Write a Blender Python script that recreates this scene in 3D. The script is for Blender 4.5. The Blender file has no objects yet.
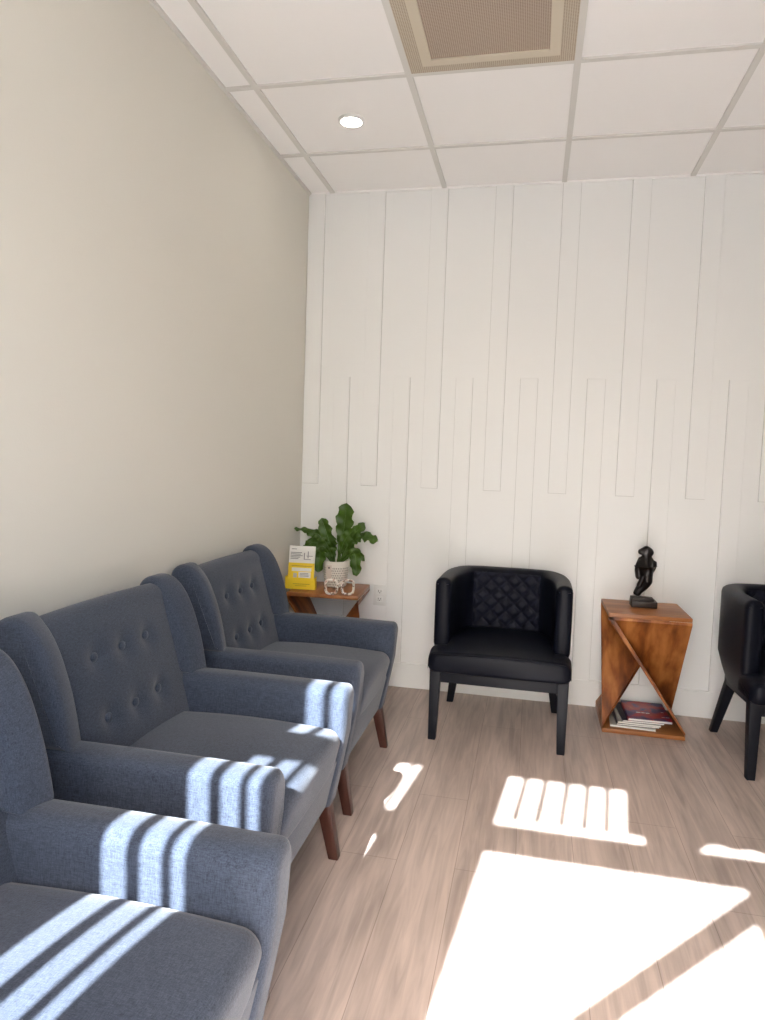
import bpy, bmesh, math, random
from mathutils import Vector, Matrix
random.seed(7)
S = bpy.context.scene
C = S.collection
PI = math.pi

# ------------------------------------------------------------------ camera
cam_d = bpy.data.cameras.new('camera')
cam = bpy.data.objects.new('camera', cam_d); C.objects.link(cam)
cam.location = (1.2682, -3.7526, 1.2476)
cam.rotation_euler = (1.5008, -0.0338, 0.2118)
cam_d.sensor_fit = 'VERTICAL'; cam_d.sensor_height = 36.0
cam_d.lens = 697.555 * 36.0 / 1020.0
cam_d.clip_start = 0.03; cam_d.clip_end = 200
S.camera = cam

# ------------------------------------------------------------------ light, exposure
S.view_settings.view_transform = 'Standard'
S.view_settings.look = 'None'
S.view_settings.gamma = 1.0
S.view_settings.use_curve_mapping = False
S.view_settings.exposure = 1.12
S.cycles.max_bounces = 10; S.cycles.diffuse_bounces = 7; S.cycles.transparent_max_bounces = 12
S.cycles.sample_clamp_indirect = 6.0
S.cycles.use_denoising = True

SUN = Vector((0.11, 1.0, -0.893)).normalized()          # way the sunlight travels
sd = bpy.data.lights.new('sun', 'SUN'); sd.energy = 23.0; sd.angle = math.radians(0.5)
sd.color = (0.90, 0.96, 1.0)
so = bpy.data.objects.new('sun', sd); C.objects.link(so)
so.rotation_euler = SUN.to_track_quat('-Z', 'Y').to_euler(); so.location = (1, -8, 7)

W = bpy.data.worlds.new('sky'); S.world = W; W.use_nodes = True
nt = W.node_tree; bg = nt.nodes['Background']
sky = nt.nodes.new('ShaderNodeTexSky'); sky.sky_type = 'NISHITA'
sky.sun_disc = False; sky.sun_elevation = math.atan(0.89); sky.sun_rotation = PI
sky.dust_density = 2.5
nt.links.new(sky.outputs[0], bg.inputs[0]); bg.inputs[1].default_value = 0.62

def portal(name, x0, x1, z0, z1):
    l = bpy.data.lights.new(name, 'AREA'); l.shape = 'RECTANGLE'; l.size = x1-x0; l.size_y = z1-z0
    l.cycles.is_portal = True
    o = bpy.data.objects.new(name, l); C.objects.link(o)
    o.location = ((x0+x1)/2, -3.86, (z0+z1)/2); o.rotation_euler = (PI/2, 0, 0)
portal('daylight_portal_entry', 0.915, 1.80, 0.1, 2.63)
portal('daylight_portal_sidelight', 0.388, 0.559, 0.1, 2.63)

# ------------------------------------------------------------------ materials
def srgb(r, g, b):
    f = lambda c: (c/12.92 if c <= .04045 else ((c+.055)/1.055)**2.4)
    return (f(r/255), f(g/255), f(b/255), 1)

def mat(name, col, rough=.6, metal=0, spec=.5, bump=0, bscale=200, var=0, vscale=8, stretch=(1,1,1)):
    m = bpy.data.materials.new(name); m.use_nodes = True
    n, l = m.node_tree.nodes, m.node_tree.links
    b = n['Principled BSDF']
    b.inputs['Base Color'].default_value = col; b.inputs['Roughness'].default_value = rough
    b.inputs['Metallic'].default_value = metal; b.inputs['Specular IOR Level'].default_value = spec
    tc = n.new('ShaderNodeTexCoord'); mp = n.new('ShaderNodeMapping')
    mp.inputs['Scale'].default_value = stretch
    l.new(tc.outputs['Object'], mp.inputs[0])
    if var:
        nz = n.new('ShaderNodeTexNoise'); nz.inputs['Scale'].default_value = vscale; nz.inputs['Detail'].default_value = 5
        l.new(mp.outputs[0], nz.inputs[0])
        mx = n.new('ShaderNodeMix'); mx.data_type = 'RGBA'
        mx.inputs[6].default_value = tuple(min(1, c*(1-var)) for c in col[:3])+(1,)
        mx.inputs[7].default_value = tuple(min(1, c*(1+var)) for c in col[:3])+(1,)
        l.new(nz.outputs[0], mx.inputs[0]); l.new(mx.outputs[2], b.inputs['Base Color'])
    if bump:
        nb = n.new('ShaderNodeTexNoise'); nb.inputs['Scale'].default_value = bscale; nb.inputs['Detail'].default_value = 3
        l.new(mp.outputs[0], nb.inputs[0])
        bp = n.new('ShaderNodeBump'); bp.inputs['Strength'].default_value = bump; bp.inputs['Distance'].default_value = .002
        l.new(nb.outputs[0], bp.inputs['Height']); l.new(bp.outputs[0], b.inputs['Normal'])
    return m

M = {}
M['left_wall'] = mat('cream_wall_paint', (.71,.69,.625,1), .75, bump=.15, bscale=160)
M['wall'] = mat('white_wall_paint', (.83,.835,.825,1), .6, bump=.08, bscale=160)
M['wall_warm'] = mat('plain_wall_paint', (.74,.72,.68,1), .7)
M['caulk'] = mat('grey_caulk', (.50,.50,.48,1), .8)
M['tile'] = mat('ceiling_tile', (.92,.91,.90,1), .9, bump=.35, bscale=350)
M['tbar'] = mat('ceiling_grid_paint', (.68,.67,.64,1), .5)
M['alu'] = mat('window_frame_metal', (.25,.25,.26,1), .4, .6)
M['pave'] = mat('pavement', (.36,.35,.33,1), .9, var=.15)
M['legwood'] = mat('dark_brown_wood', (.055,.018,.012,1), .35, var=.35, vscale=30, stretch=(3,3,.4))
M['leather'] = mat('black_leather', (.004,.005,.010,1), .42, spec=.13, bump=.12, bscale=420)
M['quilt'] = mat('black_quilted_leather', (.006,.007,.016,1), .48, spec=.15, bump=.12, bscale=420)
M['blackwood'] = mat('black_lacquered_wood', (.008,.009,.014,1), .5, spec=.22)
M['bronze'] = mat('dark_bronze', (.012,.009,.009,1), .33, .5, bump=.4, bscale=90)
M['plinth'] = mat('dark_brown_plinth', (.022,.013,.011,1), .5)
M['white_card'] = mat('white_card', (.80,.79,.75,1), .6)
M['yellow'] = mat('yellow_card', (.86,.62,.02,1), .5)
M['grey_ink'] = mat('grey_print', (.22,.22,.22,1), .7)
M['yellow_ink'] = mat('ochre_print', (.50,.36,.02,1), .6)
M['soil'] = mat('dark_soil', (.02,.014,.01,1), .95, bump=.8, bscale=90)
M['plastic'] = mat('white_plastic', (.76,.76,.74,1), .35)
M['slot'] = mat('dark_slot', (.02,.02,.02,1), .6)
M['paper'] = mat('magazine_paper', (.74,.73,.69,1), .6)
M['dark_cover'] = mat('dark_blue_cover', (.02,.02,.035,1), .35)
M['grey_cover'] = mat('pale_grey_cover', (.50,.49,.45,1), .4)
M['tag'] = mat('kraft_tag', (.62,.55,.48,1), .7)

def nodes(m): return m.node_tree.nodes, m.node_tree.links, m.node_tree.nodes['Principled BSDF']
def math_node(n, op, a=None, b=None):
    x = n.new('ShaderNodeMath'); x.operation = op
    if a is not None: x.inputs[0].default_value = a
    if b is not None: x.inputs[1].default_value = b
    return x

def fabric_mat():
    m = mat('blue_grey_heather_fabric', (.12,.14,.175,1), .9, spec=.25)
    n, l, b = nodes(m)
    tc = n['Texture Coordinate']
    outs = []
    for sc in ((900,900,140), (140,900,900), (900,140,900)):
        mp = n.new('ShaderNodeMapping'); mp.inputs['Scale'].default_value = sc
        l.new(tc.outputs['Object'], mp.inputs[0])
        nz = n.new('ShaderNodeTexNoise'); nz.inputs['Scale'].default_value = .6; nz.inputs['Detail'].default_value = 2
        l.new(mp.outputs[0], nz.inputs[0]); outs.append(nz)
    a = math_node(n, 'ADD'); l.new(outs[0].outputs[0], a.inputs[0]); l.new(outs[1].outputs[0], a.inputs[1])
    a2 = math_node(n, 'ADD'); l.new(a.outputs[0], a2.inputs[0]); l.new(outs[2].outputs[0], a2.inputs[1])
    r = n.new('ShaderNodeMapRange'); r.inputs[1].default_value = 1.1; r.inputs[2].default_value = 1.9
    l.new(a2.outputs[0], r.inputs[0])
    mx = n.new('ShaderNodeMix'); mx.data_type = 'RGBA'
    mx.inputs[6].default_value = (.020,.028,.045,1); mx.inputs[7].default_value = (.067,.083,.120,1)
    l.new(r.outputs[0], mx.inputs[0]); l.new(mx.outputs[2], b.inputs['Base Color'])
    bp = n.new('ShaderNodeBump'); bp.inputs['Strength'].default_value = .25; bp.inputs['Distance'].default_value = .001
    l.new(r.outputs[0], bp.inputs['Height']); l.new(bp.outputs[0], b.inputs['Normal'])
    b.inputs['Sheen Weight'].default_value = .2
    return m
M['fabric'] = fabric_mat()

def floor_mat():
    m = mat('pale_oak_planks', (.4,.3,.25,1), .42, spec=.4)
    n, l, b = nodes(m); tc = n['Texture Coordinate']
    sp = n.new('ShaderNodeSeparateXYZ'); l.new(tc.outputs['Object'], sp.inputs[0])
    cb = n.new('ShaderNodeCombineXYZ'); l.new(sp.outputs[1], cb.inputs[0]); l.new(sp.outputs[0], cb.inputs[1])
    br = n.new('ShaderNodeTexBrick'); br.offset = .37; br.inputs['Scale'].default_value = 1
    br.inputs['Brick Width'].default_value = 1.22; br.inputs['Row Height'].default_value = .182
    br.inputs['Mortar Size'].default_value = .0012; br.inputs['Mortar Smooth'].default_value = .3
    br.inputs['Color1'].default_value = (.46,.372,.325,1); br.inputs['Color2'].default_value = (.505,.412,.36,1)
    br.inputs['Mortar'].default_value = (.30,.24,.205,1)
    l.new(cb.outputs[0], br.inputs[0])
    mp = n.new('ShaderNodeMapping'); mp.inputs['Scale'].default_value = (38, 2.4, 1)
    l.new(tc.outputs['Object'], mp.inputs[0])
    nz = n.new('ShaderNodeTexNoise'); nz.inputs['Scale'].default_value = 1; nz.inputs['Detail'].default_value = 6; nz.inputs['Distortion'].default_value = 1.1
    l.new(mp.outputs[0], nz.inputs[0])
    mp2 = n.new('ShaderNodeMapping'); mp2.inputs['Scale'].default_value = (5, 1.1, 1)
    l.new(tc.outputs['Object'], mp2.inputs[0])
    n2 = n.new('ShaderNodeTexNoise'); n2.inputs['Scale'].default_value = 1.5; n2.inputs['Detail'].default_value = 4
    l.new(mp2.outputs[0], n2.inputs[0])
    ad = math_node(n, 'ADD'); l.new(nz.outputs[0], ad.inputs[0]); l.new(n2.outputs[0], ad.inputs[1])
    rg = n.new('ShaderNodeMapRange'); rg.inputs[1].default_value = .7; rg.inputs[2].default_value = 1.3
    rg.inputs[3].default_value = .70; rg.inputs[4].default_value = 1.25
    l.new(ad.outputs[0], rg.inputs[0])
    vm = n.new('ShaderNodeVectorMath'); vm.operation = 'SCALE'
    l.new(br.outputs[0], vm.inputs[0]); l.new(rg.outputs[0], vm.inputs['Scale'])
    l.new(vm.outputs[0], b.inputs['Base Color'])
    bp = n.new('ShaderNodeBump'); bp.inputs['Strength'].default_value = .15; bp.inputs['Distance'].default_value = .001
    l.new(nz.outputs[0], bp.inputs['Height']); l.new(bp.outputs[0], b.inputs['Normal'])
    return m
M['floor'] = floor_mat()

def table_wood(name, stretch, c0, c1, c2):
    m = mat(name, c1, .4, spec=.4)
    n, l, b = nodes(m); tc = n['Texture Coordinate']
    mp = n.new('ShaderNodeMapping'); mp.inputs['Scale'].default_value = stretch; l.new(tc.outputs['Object'], mp.inputs[0])
    nz = n.new('ShaderNodeTexNoise'); nz.inputs['Scale'].default_value = 1; nz.inputs['Detail'].default_value = 5; nz.inputs['Distortion'].default_value = .25
    l.new(mp.outputs[0], nz.inputs[0])
    cr = n.new('ShaderNodeValToRGB'); e = cr.color_ramp.elements
    e[0].position = .32; e[0].color = c0; e[1].position = .68; e[1].color = c2
    x = cr.color_ramp.elements.new(.5); x.color = c1
    l.new(nz.outputs[0], cr.inputs[0]); l.new(cr.outputs[0], b.inputs['Base Color'])
    return m
M['wood_top'] = table_wood('acacia_board', (2.2,16,16), (.19,.066,.020,1), (.31,.115,.034,1), (.42,.18,.06,1))
M['wood_side'] = table_wood('acacia_panel', (17,9,1.5), (.075,.018,.004,1), (.24,.072,.015,1), (.42,.160,.042,1))

def perforated(name, col, dark):
    m = mat(name, col, .6)
    n, l, b = nodes(m); tc = n['Texture Coordinate']
    sp = n.new('ShaderNodeSeparateXYZ'); l.new(tc.outputs['Object'], sp.inputs[0])
    fr = []
    for k, s in ((0, 140), (1, 140)):
        a = math_node(n, 'MULTIPLY', b=s); l.new(sp.outputs[k], a.inputs[0])
        f = math_node(n, 'FRACT'); l.new(a.outputs[0], f.inputs[0])
        c = math_node(n, 'SUBTRACT', b=.5); l.new(f.outputs[0], c.inputs[0])
        d = math_node(n, 'MULTIPLY'); l.new(c.outputs[0], d.inputs[0]); l.new(c.outputs[0], d.inputs[1]); fr.append(d)
    s = math_node(n, 'ADD'); l.new(fr[0].outputs[0], s.inputs[0]); l.new(fr[1].outputs[0], s.inputs[1])
    g = math_node(n, 'LESS_THAN', b=.115); l.new(s.outputs[0], g.inputs[0])
    mx = n.new('ShaderNodeMix'); mx.data_type = 'RGBA'; mx.inputs[6].default_value = col; mx.inputs[7].default_value = dark
    l.new(g.outputs[0], mx.inputs[0]); l.new(mx.outputs[2], b.inputs['Base Color'])
    return m
M['perf'] = perforated('perforated_beige_metal', (.55,.48,.38,1), (.33,.27,.20,1))
M['perf_in'] = perforated('perforated_brown_metal', (.47,.385,.31,1), (.26,.20,.155,1))
M['vent'] = mat('beige_vent_paint', (.62,.56,.45,1), .5)

def leaf_mat():
    m = mat('fern_leaf', (.042,.095,.006,1), .38, spec=.4, var=.45, vscale=22)
    return m
M['leaf'] = leaf_mat()
M['midrib'] = mat('leaf_midrib', (.05,.11,.018,1), .5)

def dashed_pot():
    m = mat('cream_dashed_pot', (.76,.73,.66,1), .75)
    n, l, b = nodes(m); tc = n['Texture Coordinate']
    sp = n.new('ShaderNodeSeparateXYZ'); l.new(tc.outputs['Object'], sp.inputs[0])
    at = math_node(n, 'ARCTAN2'); l.new(sp.outputs[1], at.inputs[0]); l.new(sp.outputs[0], at.inputs[1])
    u = math_node(n, 'MULTIPLY', b=44/(2*PI)); l.new(at.outputs[0], u.inputs[0])
    v = math_node(n, 'MULTIPLY', b=80); l.new(sp.outputs[2], v.inputs[0])
    vf = math_node(n, 'FLOOR'); l.new(v.outputs[0], vf.inputs[0])
    sh = math_node(n, 'MULTIPLY', b=.5); l.new(vf.outputs[0], sh.inputs[0])
    u2 = math_node(n, 'ADD'); l.new(u.outputs[0], u2.inputs[0]); l.new(sh.outputs[0], u2.inputs[1])
    uf = math_node(n, 'FRACT'); l.new(u2.outputs[0], uf.inputs[0])
    vv = math_node(n, 'FRACT'); l.new(v.outputs[0], vv.inputs[0])
    a = math_node(n, 'LESS_THAN', b=.40); l.new(uf.outputs[0], a.inputs[0])
    c = math_node(n, 'LESS_THAN', b=.62); l.new(vv.outputs[0], c.inputs[0])
    t = math_node(n, 'LESS_THAN', b=.108); l.new(sp.outputs[2], t.inputs[0])
    d = math_node(n, 'MULTIPLY'); l.new(a.outputs[0], d.inputs[0]); l.new(c.outputs[0], d.inputs[1])
    e = math_node(n, 'MULTIPLY'); l.new(d.outputs[0], e.inputs[0]); l.new(t.outputs[0], e.inputs[1])
    mx = n.new('ShaderNodeMix'); mx.data_type = 'RGBA'; mx.inputs[6].default_value = (.76,.73,.66,1); mx.inputs[7].default_value = (.16,.14,.12,1)
    l.new(e.outputs[0], mx.inputs[0]); l.new(mx.outputs[2], b.inputs['Base Color'])
    return m
M['pot'] = dashed_pot()

def speckled():
    m = mat('speckled_mosaic', (.7,.6,.5,1), .45)
    n, l, b = nodes(m); tc = n['Texture Coordinate']
    vo = n.new('ShaderNodeTexVoronoi'); vo.inputs['Scale'].default_value = 85
    l.new(tc.outputs['Object'], vo.inputs[0])
    cr = n.new('ShaderNodeValToRGB'); cr.color_ramp.interpolation = 'CONSTANT'
    e = cr.color_ramp.elements; e[0].position = 0; e[0].color = (.25,.16,.12,1); e[1].position = .3; e[1].color = (.80,.72,.64,1)
    x = cr.color_ramp.elements.new(.6); x.color = (.62,.45,.36,1); x = cr.color_ramp.elements.new(.72); x.color = (.85,.80,.74,1)
    sp = n.new('ShaderNodeSeparateColor'); l.new(vo.outputs['Color'], sp.inputs[0])
    l.new(sp.outputs[0], cr.inputs[0]); l.new(cr.outputs[0], b.inputs['Base Color'])
    return m
M['speckle'] = speckled()

def cover_mat():
    m = mat('red_purple_cover', (.3,.02,.03,1), .3)
    n, l, b = nodes(m); tc = n['Texture Coordinate']
    nz = n.new('ShaderNodeTexNoise'); nz.inputs['Scale'].default_value = 13; nz.inputs['Detail'].default_value = 3; nz.inputs['Distortion'].default_value = .6
    l.new(tc.outputs['Object'], nz.inputs[0])
    cr = n.new('ShaderNodeValToRGB'); e = cr.color_ramp.elements
    e[0].position = .36; e[0].color = (.03,.015,.10,1); e[1].position = .72; e[1].color = (.50,.17,.03,1)
    for p_, c_ in ((.44,(.13,.03,.13,1)),(.50,(.40,.012,.025,1)),(.62,(.45,.02,.03,1))):
        x = cr.color_ramp.elements.new(p_); x.color = c_
    l.new(nz.outputs[0], cr.inputs[0]); l.new(cr.outputs[0], b.inputs['Base Color'])
    return m
M['red_cover'] = cover_mat()

def emit_mat(name, col, k):
    m = bpy.data.materials.new(name); m.use_nodes = True
    b = m.node_tree.nodes['Principled BSDF']; b.inputs['Base Color'].default_value = (1,1,1,1)
    b.inputs['Emission Color'].default_value = col; b.inputs['Emission Strength'].default_value = k
    return m
M['lamp'] = emit_mat('lit_lens', (1,.95,.85,1), 14)

def glass_mat():
    m = bpy.data.materials.new('window_glass'); m.use_nodes = True
    n, l = m.node_tree.nodes, m.node_tree.links
    n.remove(n['Principled BSDF'])
    t = n.new('ShaderNodeBsdfTransparent'); g = n.new('ShaderNodeBsdfGlossy'); g.inputs['Roughness'].default_value = .02
    mx = n.new('ShaderNodeMixShader'); mx.inputs[0].default_value = .06
    l.new(t.outputs[0], mx.inputs[1]); l.new(g.outputs[0], mx.inputs[2]); l.new(mx.outputs[0], n['Material Output'].inputs[0])
    return m
M['glass'] = glass_mat()

# ------------------------------------------------------------------ helpers
def obj(name, bm, m, parent=None, smooth=40):
    me = bpy.data.meshes.new(name)
    bmesh.ops.recalc_face_normals(bm, faces=bm.faces[:])
    bm.to_mesh(me); bm.free()
    if smooth:
        me.shade_smooth(); me.set_sharp_from_angle(angle=math.radians(smooth))
    for x in (m if isinstance(m, (list, tuple)) else [m]): me.materials.append(x)
    o = bpy.data.objects.new(name, me); C.objects.link(o)
    if parent: o.parent = parent
    return o
def thing(name, label, cat, loc=(0,0,0), rz=0, group=None):
    o = bpy.data.objects.new(name, None); C.objects.link(o); o.empty_display_size = .1
    o.location = loc; o.rotation_euler = (0,0,rz); o['label'] = label; o['category'] = cat
    if group: o['group'] = group
    return o
def tag(o, label, cat, group=None):
    o['label'] = label; o['category'] = cat
    if group: o['group'] = group
    return o
def dup(root, loc, rz, label):
    r = root.copy(); C.objects.link(r); r.location = loc; r.rotation_euler = (0,0,rz); r['label'] = label
    for ch in list(root.children):
        c = ch.copy(); C.objects.link(c); c.parent = r
        for g in list(ch.children):
            d = g.copy(); C.objects.link(d); d.parent = c
    return r
def add_box(bm, x0, x1, y0, y1, z0, z1, bevel=0, seg=2):
    r = bmesh.ops.create_cube(bm, size=1)
    vs = r['verts']
    for v in vs:
        v.co = Vector((x0 if v.co.x < 0 else x1, y0 if v.co.y < 0 else y1, z0 if v.co.z < 0 else z1))
    if bevel:
        es = {e for v in vs for e in v.link_edges}
        bmesh.ops.bevel(bm, geom=list(es), offset=bevel, segments=seg, profile=.5, affect='EDGES')
def box(*a, **k):
    bm = bmesh.new(); add_box(bm, *a, **k); return bm
def struct(name, bm, m, parent=None, smooth=0):
    o = obj(name, bm, m, parent, smooth)
    if not parent: o['kind'] = 'structure'
    return o
def prism(pts, y0, y1, axis='y', bevel=0, seg=2, bm=None):
    """closed polygon in (a, b) extruded along the axis"""
    bm = bm or bmesh.new()
    f = {'y': lambda a, b, t: (a, t, b), 'x': lambda a, b, t: (t, a, b), 'z': lambda a, b, t: (a, b, t)}[axis]
    A = [bm.verts.new(f(a, b, y0)) for a, b in pts]; B = [bm.verts.new(f(a, b, y1)) for a, b in pts]
    fs = [bm.faces.new(A), bm.faces.new(B[::-1])]
    n = len(pts)
    for i in range(n): fs.append(bm.faces.new((A[i], B[i], B[(i+1) % n], A[(i+1) % n])))
    bmesh.ops.recalc_face_normals(bm, faces=fs)
    if bevel:
        es = [e for e in fs[0].edges] + [e for e in fs[1].edges]
        bmesh.ops.bevel(bm, geom=es, offset=bevel, segments=seg, profile=.5, affect='EDGES')
    return bm
def loft(rings, cap=True, closed=True, bm=None):
    bm = bm or bmesh.new()
    R = [[bm.verts.new(p) for p in r] for r in rings]
    n = len(R[0])
    for i in range(len(R)-1):
        for j in range(n if closed else n-1):
            k = (j+1) % n
            bm.faces.new((R[i][j], R[i][k], R[i+1][k], R[i+1][j]))
    if cap and closed:
        bm.faces.new(R[0][::-1]); bm.faces.new(R[-1])
    return bm
def tapered(p0, p1, w0, w1, d0=None, d1=None, bevel=.004):
    """square tapered bar from p0 (bottom) to p1 (top)"""
    d0 = d0 or w0; d1 = d1 or w1
    q = lambda p, w, d: [(p[0]+sx*w/2, p[1]+sy*d/2, p[2]) for sx, sy in ((-1,-1),(1,-1),(1,1),(-1,1))]
    bm = loft([q(p0, w0, d0), q(p1, w1, d1)])
    if bevel: bmesh.ops.bevel(bm, geom=bm.edges[:], offset=bevel, segments=2, profile=.5, affect='EDGES')
    return bm
def smoothstep(a, b, x):
    t = max(0, min(1, (x-a)/(b-a))); return t*t*(3-2*t)
def spline(pts, n):
    """Catmull-Rom through open points"""
    P = [Vector(p) for p in pts]; P = [2*P[0]-P[1]] + P + [2*P[-1]-P[-2]]
    out = []
    m = len(P)-3
    for k in range(n+1):
        t = k/n*m; i = min(int(t), m-1); u = t-i
        a, b, c, d = P[i:i+4]
        out.append(.5*((2*b)+(c-a)*u+(2*a-5*b+4*c-d)*u*u+(3*b-a-3*c+d)*u**3))
    return out

# ------------------------------------------------------------------ room shell
H = 2.689; XR = 4.3; YF = -3.9
struct('floor', box(-.1, XR+.1, YF-.05, .1, -.1, 0), M['floor'])
struct('wall_left', box(-.12, 0, YF-.05, .1, 0, H+.12), M['left_wall'])
struct('wall_back', box(0, XR, 0, .12, 0, H+.12), M['wall'])
struct('wall_right', box(XR, XR+.12, YF-.05, .1, 0, H+.12), M['wall_warm'])
struct('ceiling', box(0, XR, YF-.05, 0, H+.006, H+.12), M['tile'])
tn = 0
def trim(bm, m):
    global tn
    tn += 1
    return struct('trim_%d' % tn, bm, m)
# ceiling grid: runners from the back wall, cross bars, wall angles
x1, y1, T = .1365, .4789, .61
i = 0
while x1 + T*i < XR:
    x = x1 + T*i; trim(box(x-.012, x+.012, YF, 0, H-.002, H+.01), M['tbar']); i += 1
i = 0
while y1 + T*i < -YF:
    y = -(y1 + T*i); trim(box(0, XR, y-.0115, y+.0115, H-.0015, H+.01), M['tbar']); i += 1
trim(box(0, .016, YF, 0, H-.004, H+.01), M['tbar'])
trim(box(0, XR, -.010, 0, H-.003, H+.01), M['tile'])
# raised battens of the white wall, alternating from above and from below
s, w = .3368, .0884
def batten(xa, xb, za, zb):
    o = trim(box(xa, xb, -.010, .002, za, zb, bevel=.0015, seg=1), M['wall'])
    obj('caulk_seam', box(xa-.0016, xb+.0016, -.0012, .001, za-.0016, zb), M['caulk'], o, 0)
for i in range(13):
    x = .0063 + s*i
    batten(max(0,x), x+w, 1.1109, H)
    x = .0063 + s*(i+.5)
    if x+w < XR: batten(x, x+w, .136, 1.7027)
struct('baseboard_back', box(0, XR, -.013, .002, 0, .138, bevel=.002, seg=1), M['wall'])
struct('baseboard_left', box(-.002, .013, YF, -.013, 0, .138, bevel=.002, seg=1), M['wall'])

# front wall with the glazing the daylight comes through (behind the camera)
ya, yb = YF-.025, YF+.025
fw = bmesh.new()
def fwall(xa, xb, za, zb): add_box(fw, xa, xb, ya, yb, za, zb)
fwall(0, .388, 0, H+.1); fwall(.559, .915, 0, H+.1); fwall(.388, .559, 0, .1); fwall(.388, .559, 2.63, H+.1)
fwall(.915, 1.80, 2.63, H+.1); fwall(.915, 1.80, 0, .08)
fwall(1.80, XR, 0, H+.1); fwall(1.70, 1.80, 0, 2.18)
struct('wall_front', fw, M['wall_warm'])
def window(n, x0, x1, z0, z1):
    o = struct('window_%d' % n, box(x0, x1, YF-.003, YF+.003, z0, z1), M['glass'])
    return o
w1 = window(1, .388, .559, .1, 2.63)
for a, b in ((.441, .467), (.512, .530)):
    obj('mullion', box(a, b, YF-.012, YF+.012, .1, 2.63), M['alu'], w1, 0)
obj('transom_bar', box(.388, .559, YF-.014, YF+.014, 2.109, 2.254), M['alu'], w1, 0)
w2 = window(2, .915, 1.80, .08, 2.63)
obj('transom_bar', box(.915, 1.80, YF-.014, YF+.014, 2.109, 2.254), M['alu'], w2, 0)
for c in (.981, 1.058, 1.140, 1.218, 1.292):
    obj('grille_bar', box(c-.0125, c+.0125, YF-.010, YF+.010, 2.312, 2.63), M['alu'], w2, 0)
sh = [(1.356, 2.63), (1.356, 2.312), (1.412, 2.312), (1.413, 2.254), (1.44, 2.254), (1.45, 2.268), (1.58, 2.268), (1.60, 2.285),
      (1.625, 2.318), (1.66, 2.322), (1.69, 2.306), (1.72, 2.308), (1.75, 2.318), (1.78, 2.310), (1.80, 2.30), (1.80, 2.63)]
obj('shade', prism(sh, YF-.006, YF+.006), M['wall_warm'], w2, 0)
obj('diagonal_brace', prism([(1.733,2.109),(1.10,1.374),(1.10,1.308),(1.70,1.962),(1.715,1.962)], YF-.015, YF+.015), M['alu'], w2, 0)
struct('ground', box(-12, 16, -30, YF-.05, -.2, -.12), M['pave'])

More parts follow.
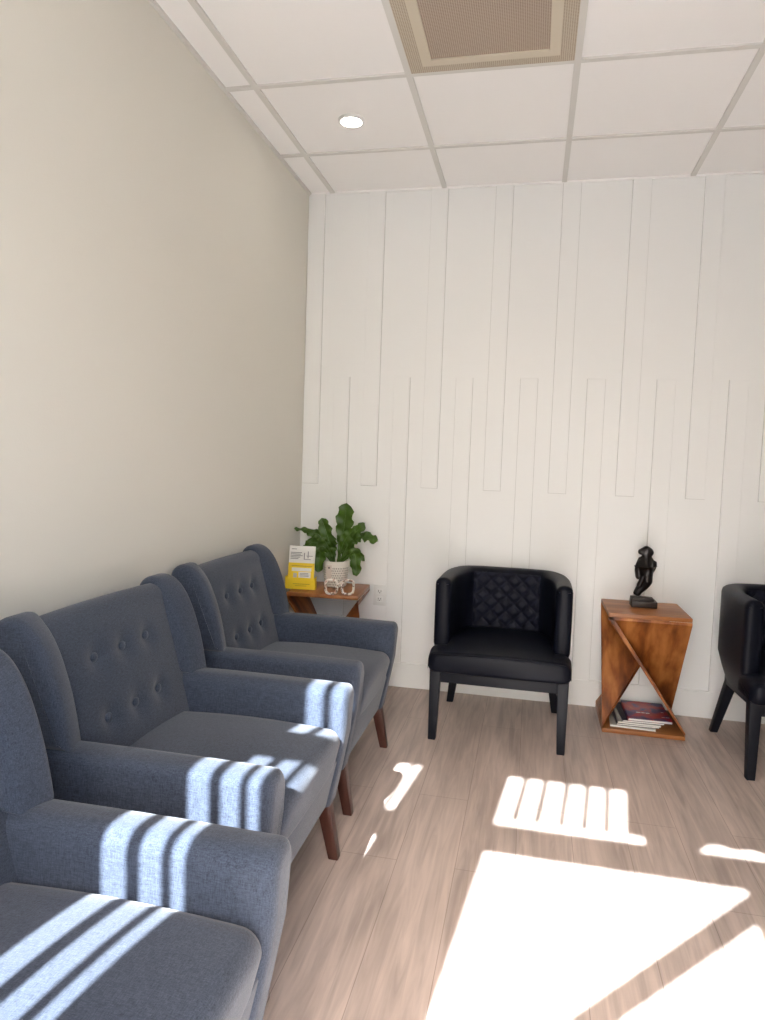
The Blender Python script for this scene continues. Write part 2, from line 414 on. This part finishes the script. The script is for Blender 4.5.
# ------------------------------------------------------------------ wingback armchair (faces +x)
def make_armchair(label):
    t = thing('wingback_armchair', label, 'armchair', group=None)
    F = M['fabric']
    lean = lambda z: .36*(.55-z)**2
    # base
    bm = box(.10, .716, -.30, .30, .168, .335, bevel=.012, seg=3)
    for v in bm.verts:
        if v.co.x > .5: v.co.x -= lean(v.co.z)
    obj('base_rail', bm, F, t)
    # seat cushion
    bm = bmesh.new(); rings = []
    nx, ny = 26, 18
    xa, xb, ha, hb = .17, .722, .262, .262
    # cushion as a lofted rounded slab along y
    for j in range(ny+1):
        v = math.sin(PI/2*(-1 + 2*j/ny))
        y = .262*v
        e = max(0, abs(v)-.86)/.14
        inset = .032*(1-math.sqrt(max(0, 1-e*e)))
        cr = .020*(1-v*v)
        z0, z1 = .318+inset*.4, .438+cr-inset
        xf = xb-inset*.8+.012*(1-v**4)-.010
        r = .042
        ring = [(xa, z0), (xf-.055, z0)]
        for k in range(4): 
            a = -PI/2+PI/2*k/3; ring.append((xf-.034+.018*math.cos(a), z0+.018+.018*math.sin(a)))
        for k in range(7):
            a = PI/2*k/6; ring.append((xf-r+r*math.cos(a), z1-r+r*math.sin(a)))
        for k in range(1, 7):
            q = k/6; ring.append((xf-r-(xf-r-xa)*q, z1+.010*math.sin(PI*q)))
        rings.append([(px, y, pz) for px, pz in ring])
    loft(rings, bm=bm)
    obj('seat_cushion', bm, F, t, 60)
    # backrest: tufted slab
    btn = [(yy, zz) for zz in (.705, .548) for yy in (-.125, 0, .125)]
    def front_x(z):
        return .212-.27*(z-.42) - .02*max(0, z-.6)
    prof = []
    for k in range(29):
        z = .40+(.785-.40)*k/28; prof.append([front_x(z), z, 1])
    top = front_x(.785)
    for k in range(1, 9):
        a = PI/2*k/8; prof.append([top-.045+.045*math.cos(a), .785+.049*math.sin(a), 0])
    prof += [[.045, .828, 0], [.026, .816, 0], [.022, .785, 0], [.05, .40, 0]]
    rings = []
    for j in range(41):
        v = -1+2*j/40; y = v*.275
        ring = []
        for (px, pz, fr) in prof:
            dx = 0
            if fr:
                dx += .014*(1-v*v)
                for by, bz in btn:
                    d2 = (y-by)**2+(pz-bz)**2
                    dx -= .016*math.exp(-d2/(2*.022**2))
                    # short pleats between the buttons of a row
                    if abs(pz-bz) < .03 and abs(y) < .125: dx -= .0012*math.exp(-((pz-bz)/.008)**2)
            ring.append((px+dx, y, pz + (.006*(1-v*v) if pz > .786 else 0)))
        rings.append(ring)
    bk = obj('backrest', loft(rings), F, t, 60)
    for by, bz in btn:
        bm = bmesh.new(); bmesh.ops.create_uvsphere(bm, u_segments=14, v_segments=8, radius=.0135)
        for v in bm.verts: v.co = Vector((v.co.x*.55, v.co.y, v.co.z))
        b = obj('button', bm, F, t, 80)
        b.location = (front_x(bz)+.014*(1-(by/.285)**2)-.016+.004, by, bz)
    # wings
    wp = [(.226,.5505),(.217,.60),(.202,.665),(.181,.73),(.157,.785),(.130,.824),(.101,.847),(.070,.855),(.040,.848),(.020,.824),(.012,.78),(.018,.66),(.035,.5505)]
    for sd in (-1, 1):
        pts = [(p.x, p.y) for p in spline([(a, b, 0) for a, b in wp[:11]], 26)] + wp[11:]
        bm = prism(pts, sd*.262, sd*.362, bevel=.022, seg=4)
        for v in bm.verts:
            k = smoothstep(.05, .13, v.co.x)
            v.co.x -= (.362-abs(v.co.y))*.30*k
            v.co.x += .008*math.sin(PI*(abs(v.co.y)-.262)/.1)*k
        obj('wing', bm, F, t, 50)
    # arms
    for sd in (-1, 1):
        r = .034
        rings = []
        prof = [(.362, .178), (.362, .40), (.362, .55-r*.7)]
        for k in range(1, 6):
            a = PI/2*k/6; prof.append((.362-r*.7+r*.7*math.cos(a), .55-r*.7+r*.7*math.sin(a)))
        prof.append((.325, .552)); prof.append((.305, .552))
        for k in range(0, 7):
            a = PI/2+PI/2*k/6; prof.append((.262+r*1.1+r*1.1*math.cos(a), .552-r*1.1+r*1.1*math.sin(a)))
        prof += [(.262, .46), (.262, .36), (.262, .178)]
        cy, cz = .312, .40
        xs = [.045, .07, .2, .35, .5, .62, .68, .705]
        ins = [0]*len(xs)
        for k in range(1, 6):
            a = PI/2*k/5; xs.append(.705+.022*math.sin(a)); ins.append(.022*(1-math.cos(a)))
        for x, q in zip(xs, ins):
            ring = []
            for (yy, zz) in prof:
                dy = yy-cy; dz = zz-cz
                y2 = cy+dy-math.copysign(min(abs(dy), q), dy); z2 = cz+dz-(math.copysign(min(abs(dz), q), dz) if dz > 0 else 0)
                ring.append((x-(lean(zz) if x > .6 else lean(zz)*smoothstep(.3,.6,x)), sd*y2, z2 + .004*math.sin(PI*min(1,x/.7))))
            rings.append(ring)
        obj('arm', loft(rings), F, t, 50)
    # outside back
    obj('back_panel', prism([(.05,.24),(.035,.80),(.06,.80),(.12,.24)], -.335, .335, bevel=.008), F, t)
    # legs
    for sd in (-1, 1):
        obj('leg', tapered((.690, sd*.302, 0), (.640, sd*.296, .245), .032, .050, .032, .046), M['legwood'], t)
        obj('leg', tapered((.045, sd*.302, 0), (.09, sd*.296, .245), .034, .055), M['legwood'], t)
    return t
CH = 'blue-grey armchairs along the cream wall'
ch = make_armchair('blue-grey tufted wingback armchair beside the corner table with the fern, furthest of three')
ch.location = (0, -1.135, 0); ch['group'] = CH
dup(ch, (.028, -2.015, 0), 0, 'middle blue-grey tufted wingback armchair of three along the cream wall')
dup(ch, (.140, -2.912, 0), 0, 'blue-grey wingback armchair nearest the viewer, cut off at the bottom left corner')

# ------------------------------------------------------------------ black tub chair (faces -y)
def make_tub(label):
    t = thing('tub_chair', label, 'chair')
    L, BW = M['leather'], M['blackwood']
    # seat
    nx = 36; rings = []
    for j in range(nx+1):
        v = math.sin(PI/2*(-1+2*j/nx)); x = .313*v
        e = max(0, abs(v)-.88)/.12; ins = .040*(1-math.sqrt(max(0, 1-e*e)))
        z0, z1 = .318+ins*.5, .405+.014*(1-v*v)-ins*.8
        yf = -.325+ins*.9-.010*(1-v*v); yb = .22 if abs(x) < .235 else -.172
        ring = []
        for k in range(5):
            a = PI+PI/2*k/4; ring.append((yf+.02+.02*math.cos(a), z0+.02+.02*math.sin(a)))
        ring += [(-.19, z0), (yb, z0), (yb, z1-.01)]
        for k in range(7):
            q = k/7; y = yb+(yf+.03-yb)*q; ring.append((y, z1+.012*math.sin(PI*q)))
        for k in range(6):
            a = PI/2+PI/2*k/5; ring.append((yf+.026+.026*math.cos(a), z1-.026+.026*math.sin(a)))
        ring += [(yf-.006, z1-.05)]
        rings.append([(x, y, z) for y, z in ring])
    seat = obj('seat', loft(rings), L, t, 60)
    pp = []
    for j in range(25):
        v = -1+2*j/24; e = max(0, abs(v)-.88)/.12; ins = .040*(1-math.sqrt(max(0, 1-min(1,e)**2)))
        pp.append(Vector((.311*v, -.325+ins*.9-.010*(1-v*v)+.005, .405+.014*(1-v*v)-ins*.8-.008)))
    bm = bmesh.new(); rr = []
    for q in pp: rr.append([(q.x, q.y+.0035*math.cos(a*PI/3), q.z+.0035*math.sin(a*PI/3)) for a in range(6)])
    loft(rr, bm=bm); obj('piping', bm, L, seat, 80)
    # barrel shell: arms and back in one curve
    def plan(u):            # u in -1..1 from left arm front round the back to right arm front; outer line
        n = 4.6
        a = PI*(1-(u+1)/2)
        c, s_ = math.cos(a), math.sin(a)
        x = .307*math.copysign(abs(c)**(2/n), c); y = .50*abs(s_)**(2/n)
        return Vector((x, -.18+y, 0))
    N = 64; P = [plan(-1+2*i/N) for i in range(N+1)]
    # resample by arc length
    d = [0]
    for i in range(N): d.append(d[-1]+(P[i+1]-P[i]).length)
    Q = []
    for k in range(N+1):
        tl = d[-1]*k/N; i = max(j for j in range(N+1) if d[j] <= tl+1e-9); i = min(i, N-1)
        Q.append(P[i].lerp(P[i+1], (tl-d[i])/max(1e-9, d[i+1]-d[i])))
    th = .072
    rings = []
    ext = [(0, .022), (0, .010), (0, .003), (0, 0)]
    def ring_at(i, shrink=0, push=0):
        p = Q[i]; tn_ = (Q[min(N, i+1)]-Q[max(0, i-1)]).normalized(); nr = Vector((tn_.y, -tn_.x, 0))   # inward/outward
        if nr.dot(Vector((0, .05, 0))-p) > 0: nr = -nr
        back = smoothstep(-.05, .28, p.y)
        ztop = .722+.001*back
        zbot = .268 + .0*back
        o = p - nr*shrink; tw = th-2*shrink + .03*back
        tn2 = tn_*push
        ring = []
        taper = lambda z: (1-smoothstep(.25, .43, z))*.048
        for k in range(7):
            z = zbot+.012+(ztop-.03-zbot-.012)*k/6
            q = o-nr*taper(z)+tn2; ring.append((q.x, q.y, z))
        r = tw/2
        for k in range(1, 8):
            a = PI*k/8
            q = o-nr*(r-r*math.cos(a))+tn2; ring.append((q.x, q.y, ztop-.03-shrink+.030*math.sin(a)**.8))
        for k in range(7):
            z = ztop-.03-(ztop-.03-zbot-.012)*k/6
            q = o-nr*max(tw, taper(z)+.02)+tn2; ring.append((q.x, q.y, z))
        return ring
    rings.append(ring_at(0, .024, -.016)); rings.append(ring_at(0, .010, -.013)); rings.append(ring_at(0, .003, -.006))
    for i in range(N+1): rings.append(ring_at(i))
    rings.append(ring_at(N, .003, .006)); rings.append(ring_at(N, .010, .013)); rings.append(ring_at(N, .024, .016))
    sh_ = obj('backrest', loft(rings), L, t, 60)
    # quilted panel on the inside of the back
    yi = .32-th-.03-.004
    nxq, nzq = 66, 60; rr = []
    for a in range(nzq+1):
        z = .425+(.700-.425)*a/nzq; row = []
        for b in range(nxq+1):
            x = -.165+.33*b/nxq
            u = (x+(z-.43))/.078; v = (x-(z-.43))/.078
            du = abs((u % 1)-.5)*2; dv = abs((v % 1)-.5)*2
            puff = (1-du**4)*(1-dv**4)
            edge = min(1, (.165-abs(x))/.012, (.700-z)/.01)
            cur = .07*(abs(x)/.2)**3.0*.35
            row.append((x, yi-.011*puff*edge-cur*1.0+.004, z))
        rr.append(row)
    bm = loft(rr, cap=False, closed=False)
    r_ = bmesh.ops.extrude_face_region(bm, geom=bm.faces[:])
    for v in [g for g in r_['geom'] if isinstance(g, bmesh.types.BMVert)]: v.co.y += .03
    obj('quilted_panel', bm, M['quilt'], t, 60)
    # frame
    obj('apron', box(-.27, .27, -.278, -.250, .262, .325, bevel=.003), BW, t)
    for sx in (-1, 1):
        obj('side_rail', box(sx*.242-.013, sx*.242+.013, -.25, .15, .262, .325, bevel=.003), BW, t)
    obj('rear_rail', box(-.25, .25, .165, .19, .262, .33, bevel=.003), BW, t)
    for sx in (-1, 1):
        obj('leg', tapered((sx*.283, -.283, 0), (sx*.279, -.265, .33), .034, .050), BW, t)
        obj('leg', tapered((sx*.268, .242, 0), (sx*.222, .140, .33), .034, .050), BW, t)
    return t
tub = make_tub('black tub chair with quilted back between the armchairs and the wooden side table')
tub.location = (1.166, -.400, 0); tub.rotation_euler = (0,0,-.012); tub['group'] = 'black tub chairs against the panelled wall'
dup(tub, (2.462, -.418, 0), .06, 'black tub chair cut off by the right edge, beside the table with the statuette')

# ------------------------------------------------------------------ twisted wooden side table
def make_table(label, loc, rz, w, dp, h):
    t = thing('side_table', label, 'side table', loc, rz, 'twisted wooden side tables')
    th = .020
    a, b = w/2, dp/2
    obj('tabletop', box(-a, a, -b, b, h-th, h, bevel=.003), M['wood_top'], t)
    obj('base_board', box(-a, a, -b, b, 0, th, bevel=.003), M['wood_top'], t)
    T_ = {'TLF': (-a,-b,h-th), 'TRF': (a,-b,h-th), 'TLB': (-a,b,h-th), 'TRB': (a,b,h-th), 'BLF': (-a,-b,th), 'BRF': (a,-b,th), 'BLB': (-a,b,th), 'BRB': (a,b,th)}
    cen = Vector((0, 0, h/2))
    for tri in (('BLF','TLB','TRB'), ('BRB','TRF','TLF'), ('TLF','BRF','BRB'), ('TRB','BLB','BLF')):
        p = [Vector(T_[k]) for k in tri]
        n = (p[1]-p[0]).cross(p[2]-p[0]).normalized()
        if n.dot(cen-p[0]) < 0: n = -n
        bm = bmesh.new()
        A = [bm.verts.new(q) for q in p]
        # inner side: stays inside the boards
        B = []
        for q in p:
            g = q+n*.024
            g.x = max(-a, min(a, g.x)); g.y = max(-b, min(b, g.y)); g.z = max(th, min(h-th, g.z))
            B.append(bm.verts.new(g))
        bm.faces.new(A); bm.faces.new(B[::-1])
        for i in range(3): bm.faces.new((A[i], A[(i+1) % 3], B[(i+1) % 3], B[i]))
        obj('side_panel', bm, M['wood_side'], t, 0)
    return t
make_table('twisted reddish wooden side table under the dark statuette, magazines in its base', (1.834, -.186, 0), 0, .370, .362, .575)
make_table('wooden corner table under the potted fern and yellow leaflets, behind the armchair', (.246, -.222, 0), PI/2+.06, .355, .372, .566)

# ------------------------------------------------------------------ statuette
st = thing('statuette', 'small dark abstract figure statuette on top of the wooden side table', 'statue', (1.834, -.148, .575), 0)
bm = bmesh.new(); add_box(bm, -.060, .060, -.042, .042, 0, .032, bevel=.003)
pl = obj('plinth', bm, M['plinth'], st)
obj('plinth_step', box(-.060, .044, -.034, .034, .032, .046, bevel=.003), M['plinth'], pl)
def skin(name, V, E, R, m, parent, sub=2, root=0):
    me = bpy.data.meshes.new(name); me.from_pydata([tuple(v) for v in V], E, [])
    o = bpy.data.objects.new(name, me); C.objects.link(o); o.parent = parent
    md = o.modifiers.new('skin', 'SKIN'); md.use_smooth_shade = True
    for i, r in enumerate(R):
        sv = me.skin_vertices[0].data[i]; sv.radius = r if isinstance(r, tuple) else (r, r); sv.use_root = (i == root)
    s2 = o.modifiers.new('subdivision', 'SUBSURF'); s2.levels = sub; s2.render_levels = sub
    me.materials.append(m)
    return o
V = [(-.036,0,.050), (-.030,0,.075), (-.008,0,.100), (.010,0,.125), (.002,0,.165), (.000,-.003,.200), (.002,0,.232), (.004,0,.252), (.012,-.004,.275), (.026,0,.290), (-.042,-.008,.270),
     (.026,.004,.225), (.034,.004,.195), (.016,-.010,.165), (-.020,.006,.228), (-.030,.006,.185), (-.024,.006,.130), (-.012,-.024,.150), (-.030,-.016,.095)]
E = [(0,1),(1,2),(2,3),(3,4),(4,5),(5,6),(6,7),(7,8),(8,9),(8,10),(6,11),(11,12),(12,13),(6,14),(14,15),(15,16),(13,17),(17,18)]
R = [.022,.019,.028,(.042,.030),(.045,.030),(.044,.032),(.037,.028),.016,(.025,.024),(.034,.028),.014,.022,.021,.014,.021,.023,.018,.014,.015]
skin('figure', V, E, R, M['bronze'], st, 2, 4)

# ------------------------------------------------------------------ magazines in the table base
def magazine(label, loc, rot, w, d, h, cover, tilt=0, text=False):
    t = thing('magazine', label, 'magazine', loc, rot, 'magazines in the base of the side table')
    t.rotation_euler = (0, tilt, rot)
    obj('pages', box(-w/2+.001, w/2-.002, -d/2+.002, d/2-.002, .0012, h-.0012), M['paper'], t, 0)
    bm = bmesh.new(); add_box(bm, -w/2, w/2, -d/2, d/2, h-.0012, h); add_box(bm, -w/2, w/2, -d/2, d/2, 0, .0012); add_box(bm, -w/2, -w/2+.001, -d/2, d/2, .0012, h-.0012)
    cv = obj('cover', bm, cover, t, 0)
    if text:
        for (xa, xb, ya_, yb_) in ((-.050,-.030,-.040,-.031),(-.026,-.010,-.040,-.031),(-.006,.012,-.041,-.032),(.060,.075,-.078,-.072),(.078,.096,-.078,-.072),(.070,.082,-.01,-.003)):
            obj('printed_word', box(xa, xb, ya_, yb_, h, h+.0004), M['white_card'], cv, 0)
    return t
magazine('white magazine at the very bottom of the pile in the table base', (1.800, -.205, .0202), -.06, .205, .265, .009, M['grey_cover'])
magazine('dark blue magazine second from the bottom of the pile in the table base', (1.812, -.195, .0294), .03, .195, .262, .008, M['dark_cover'])
magazine('pale grey magazine in the middle of the pile, between two dark ones', (1.824, -.195, .0376), -.02, .195, .262, .008, M['grey_cover'])
magazine('second dark magazine, directly under the red one on the pile', (1.836, -.190, .0458), .04, .190, .262, .009, M['dark_cover'])
magazine('red and purple picture magazine on top of the pile', (1.868, -.192, .0550), .02, .200, .262, .012, M['red_cover'], 0, True)

# ------------------------------------------------------------------ potted fern on the corner table
ZT = .566
pf = thing('potted_fern', 'green ruffled-leaf fern in a cream dashed pot on the corner table', 'plant', (.258, -.152, ZT), 0)
bm = bmesh.new(); rings = []
for z, r in ((0,.050),(.003,.056),(.03,.062),(.08,.066),(.135,.068),(.140,.067),(.140,.063),(.118,.061)):
    rings.append([(r*math.cos(2*PI*k/40), r*math.sin(2*PI*k/40), z) for k in range(40)])
loft(rings, bm=bm); pot = obj('pot', bm, M['pot'], pf, 50)
bm = bmesh.new(); bmesh.ops.create_circle(bm, cap_ends=True, segments=32, radius=.0615)
for v in bm.verts: v.co.z = .122
obj('soil', bm, M['soil'], pf)
tg = obj('hang_tag', box(-.034, -.004, -.0705, -.0675, .048, .122, bevel=.001, seg=1), M['tag'], pf)
bm = bmesh.new(); bmesh.ops.create_uvsphere(bm, u_segments=10, v_segments=6, radius=.005)
for v in bm.verts: v.co = Vector((v.co.x-.019, v.co.y*.4-.071, v.co.z+.108))
obj('stud', bm, M['slot'], tg)
def leaf(base, mid, tip, wmax, seed, ruffle=.010, up=(0,-1,.25), peak=.68, fold=.18):
    rnd = random.Random(seed)
    n = 26; m = 8
    pts = spline([base, mid, tip], n)
    U = Vector(up)
    rows = []; mids = []
    ph = rnd.random()*6
    for i, p in enumerate(pts):
        q = i/n
        tg_ = (pts[min(n, i+1)]-pts[max(0, i-1)]).normalized()
        side = tg_.cross(U).normalized(); nrm = side.cross(tg_).normalized()
        if q < peak: wd = .16+.84*smoothstep(.05, peak, q)
        else: wd = math.sqrt(max(0, 1-((q-peak)/(1-peak))**2.4))
        wd = wmax*max(wd, .03)
        row = []
        for j in range(m+1):
            v = -1+2*j/m
            sc = 1+(.15*math.sin(q*34+ph+(2 if v > 0 else 0))+.16*((q*13+ph+(.5 if v > 0 else 0)) % 1-.5))*abs(v) * (1 if q > .2 else .2)
            off = side*(v*wd/2*sc) + nrm*(-fold*wd*abs(v)*.5*-1 + ruffle*math.sin(q*30+ph+v*1.2)*abs(v)**1.5*min(1, q*3))
            row.append(p+off)
        rows.append(row); mids.append((p-nrm*-.0012, side, nrm, wd))
    lf = obj('leaf', loft(rows, cap=False, closed=False), M['leaf'], pf, 180)
    rr = []
    for i, (p, sd_, nr, wd) in enumerate(mids[:-2]):
        r = .0028*(1-i/n*.75); rr.append([p+sd_*r*math.cos(k*PI/3)+nr*r*math.sin(k*PI/3) for k in range(6)])
    obj('midrib', loft(rr), M['midrib'], lf, 80)
LV = [  # base, middle, tip relative to the pot base, width, seed, ruffle, widest point
    ((.008,.0,.12), (.032,.005,.28), (.052,-.01,.452), .092, 1, .007, .74),
    ((-.010,.0,.12), (-.042,-.005,.24), (-.086,-.01,.365), .068, 2, .006, .76),
    ((.015,-.005,.12), (.085,-.02,.265), (.160,-.03,.352), .060, 3, .012, .55),
    ((.02,.005,.12), (.120,.01,.268), (.226,.005,.255), .056, 4, .012, .66),
    ((.02,-.015,.12), (.105,-.04,.190), (.130,-.055,.070), .062, 5, .010, .66),
    ((.02,-.01,.12), (.100,-.02,.200), (.164,-.025,.150), .036, 6, .011, .5),
    ((-.015,-.015,.12), (-.075,-.03,.20), (-.088,-.045,.075), .066, 7, .010, .66),
    ((-.015,.0,.12), (-.090,.0,.262), (-.175,.0,.280), .048, 8, .010, .55),
    ((-.02,.005,.12), (-.130,.015,.272), (-.246,.01,.298), .032, 9, .009, .6),
    ((-.02,.005,.12), (-.125,.03,.225), (-.195,.03,.185), .055, 10, .012, .6),
    ((.012,.012,.12), (.062,.04,.22), (.110,.07,.280), .050, 13, .010, .65),
    ((-.008,.0,.12), (-.035,-.02,.20), (-.070,-.03,.265), .040, 14, .008, .6),
    ((.010,-.008,.12), (.045,-.03,.24), (.105,-.04,.320), .056, 15, .010, .62),
    ((-.01,.012,.12), (-.03,.04,.20), (-.045,.06,.265), .045, 12, .008, .66),
    ((-.012,-.012,.12), (-.060,-.045,.215), (-.118,-.070,.180), .045, 16, .010, .62),
]
for b_, m_, t_, w_, sd_, rf, pk in LV:
    leaf(b_, m_, t_, w_, sd_, rf, peak=pk, up=(0,-1,.25) if abs(t_[0]) < .2 else (0,-.75,.66))

# ------------------------------------------------------------------ yellow leaflet display
ld = thing('leaflet_holder', 'yellow and white leaflet holder beside the potted fern on the corner table', 'leaflet holder', (.103, -.285, ZT), .10); ld.scale = (1.12, 1, .98)
tb = -.16
def leaned(bm):
    for v in bm.verts: v.co = Vector((v.co.x, v.co.y+v.co.z*.16, v.co.z))
    return bm
bp = obj('back_card', leaned(box(-.066, .060, .012, .017, .001, .222, bevel=.002)), M['white_card'], ld, 0)
obj('yellow_panel', leaned(box(-.0655, .0595, .009, .0118, .004, .132)), M['yellow'], bp, 0)
bm = bmesh.new()
for (a, b_, z) in ((-.055,-.030,.205),(-.058,-.004,.186),(-.058,-.010,.178),(-.058,.0,.170),(-.058,-.012,.162),(-.058,-.02,.154)):
    add_box(bm, a, b_, .0113, .012, z-.0018, z+.0018)
add_box(bm, .006, .010, .0113, .012, .150, .186); add_box(bm, .010, .040, .0113, .012, .150, .153); add_box(bm, .018, .048, .0113, .012, .168, .171); add_box(bm, .024, .028, .0113, .012, .158, .194)
obj('printed_lines', leaned(bm), M['grey_ink'], bp, 0)
bm = bmesh.new(); add_box(bm, -.048, .046, .0075, .0088, .088, .106)
lb = obj('title_strip', leaned(bm), M['white_card'], bp, 0)
bm = bmesh.new(); add_box(bm, -.05, .05, .0078, .0088, .114, .118)
obj('ochre_line', leaned(bm), M['yellow_ink'], bp, 0)
pk = bmesh.new()
add_box(pk, -.067, .075, -.030, -.027, 0, .062); add_box(pk, -.067, -.064, -.027, .012, 0, .066); add_box(pk, .072, .075, -.027, .012, 0, .066); add_box(pk, -.064, .072, -.027, .012, 0, .003)
pk_ = obj('pocket', pk, M['yellow'], ld, 0)
obj('pocket_label', leaned(box(-.012, .046, -.0045, -.0030, .056, .086)), M['white_card'], ld, 0)
bm = bmesh.new()
for z in (.065, .072, .079): add_box(bm, -.006, .038-.2*(z-.065), -.0052, -.0045, z-.0014, z+.0014)
obj('printed_lines', leaned(bm), M['grey_ink'], pk_, 0)
bm = bmesh.new(); add_box(bm, -.03, .05, -.0306, -.030, .026, .030); add_box(bm, -.02, .035, -.0306, -.030, .017, .020)
obj('ochre_line', bm, M['yellow_ink'], pk_, 0)
bm = bmesh.new(); add_box(bm, -.036, -.020, -.0065, -.0045, .052, .080)
obj('small_card', leaned(bm), M['grey_cover'], ld, 0)

# ------------------------------------------------------------------ big speckled ornamental spectacles
gl = thing('spectacles_ornament', 'large speckled spectacles ornament at the front edge of the corner table', 'ornament', (.345, -.388, ZT), .24); gl.scale = (.80, .80, .85)
def loop(cx, w, h, z0, r, n=40):
    pts = []
    for k in range(n):
        a = 2*PI*k/n; e = .62
        c, s_ = math.cos(a), math.sin(a)
        pts.append(Vector((cx+w/2*math.copysign(abs(c)**e, c)*(1+.06*s_), 0, z0+h/2+h/2*math.copysign(abs(s_)**e, s_))))
    rings = []
    for k in range(n):
        tg_ = (pts[(k+1) % n]-pts[k-1]).normalized(); nr = Vector((0,1,0)).cross(tg_).normalized()
        rings.append([pts[k]+nr*r*math.cos(q*PI/4)+Vector((0,1,0))*r*math.sin(q*PI/4) for q in range(8)])
    rings.append(rings[0])
    bm = bmesh.new()
    loft(rings, cap=False, bm=bm); bmesh.ops.remove_doubles(bm, verts=bm.verts[:], dist=1e-6)
    return bm
obj('rim', loop(-.052, .074, .082, .007, .008), M['speckle'], gl, 80)
obj('rim', loop(.052, .074, .082, .007, .008), M['speckle'], gl, 80)
br_ = spline([(-.017,0,.062),(0,0,.074),(.017,0,.062)], 10)
obj('bridge', loft([[p+Vector((0, .008*math.cos(q*PI/4), .008*math.sin(q*PI/4))) for q in range(8)] for p in br_]), M['speckle'], gl, 80)
for sx in (-1, 1):
    tp = spline([(sx*.092,.004,.072),(sx*.094,.05,.066),(sx*.09,.085,.030),(sx*.088,.095,.008)], 12)
    if sx == 1: tp = spline([(sx*.092,.004,.072),(sx*.090,.02,.066),(sx*.088,.04,.030),(sx*.086,.045,.008)], 12)
    obj('temple', loft([[p+Vector((.006*math.cos(q*PI/4), 0, .006*math.sin(q*PI/4))) for q in range(8)] for p in tp]), M['speckle'], gl, 80)

# ------------------------------------------------------------------ wall outlet
ol = thing('wall_outlet', 'white double power outlet low on the panelled wall by the corner table', 'outlet', (.4725, 0, .505), 0)
obj('cover_plate', box(-.036, .036, -.006, .0, -.058, .058, bevel=.003), M['plastic'], ol)
for sz in (1, -1):
    z = sz*.0215
    so_ = obj('socket', box(-.017, .017, -.008, -.005, z-.0145, z+.0145, bevel=.004), M['plastic'], ol)
    bm = bmesh.new(); add_box(bm, -.008, -.0055, -.0086, -.0078, z-.002, z+.007); add_box(bm, .0055, .008, -.0086, -.0078, z-.002, z+.006); add_box(bm, -.0025, .0025, -.0086, -.0078, z-.010, z-.0055)
    obj('slots', bm, M['slot'], so_, 0)

# ------------------------------------------------------------------ ceiling: vent and downlight
vx, vy = (.7465+1.3565)/2, -(1.0889+1.6989)/2
cv = thing('ceiling_vent', 'square beige perforated air vent set in the tiled ceiling', 'vent', (vx, vy, H), 0)
hw = .293
def frame_bm(o, i, z0, z1):
    bm = bmesh.new()
    add_box(bm, -o, o, -o, -i, z0, z1); add_box(bm, -o, o, i, o, z0, z1); add_box(bm, -o, -i, -i, i, z0, z1); add_box(bm, i, o, -i, i, z0, z1)
    return bm
obj('outer_grille', frame_bm(hw, .243, -.003, .006), M['perf'], cv, 0)
obj('inner_frame', frame_bm(.243, .207, -.009, .004), M['vent'], cv, 0)
obj('grille', box(-.207, .207, -.207, .207, -.004, .004), M['perf_in'], cv, 0)
dl = thing('recessed_downlight', 'round lit recessed downlight in the ceiling tile above the armchairs', 'ceiling light', (.441, -.772, H), 0)
bm = bmesh.new(); rings = []
for r, z in ((.056, .006), (.056, -.002), (.052, -.005), (.045, -.004), (.044, .004)):
    rings.append([(r*math.cos(2*PI*k/40), r*math.sin(2*PI*k/40), z) for k in range(40)])
loft(rings, cap=False, bm=bm); obj('trim_ring', bm, M['plastic'], dl, 60)
bm = bmesh.new(); bmesh.ops.create_circle(bm, cap_ends=True, segments=40, radius=.0445)
for v in bm.verts: v.co.z = -.003
obj('lens', bm, M['lamp'], dl, 0)
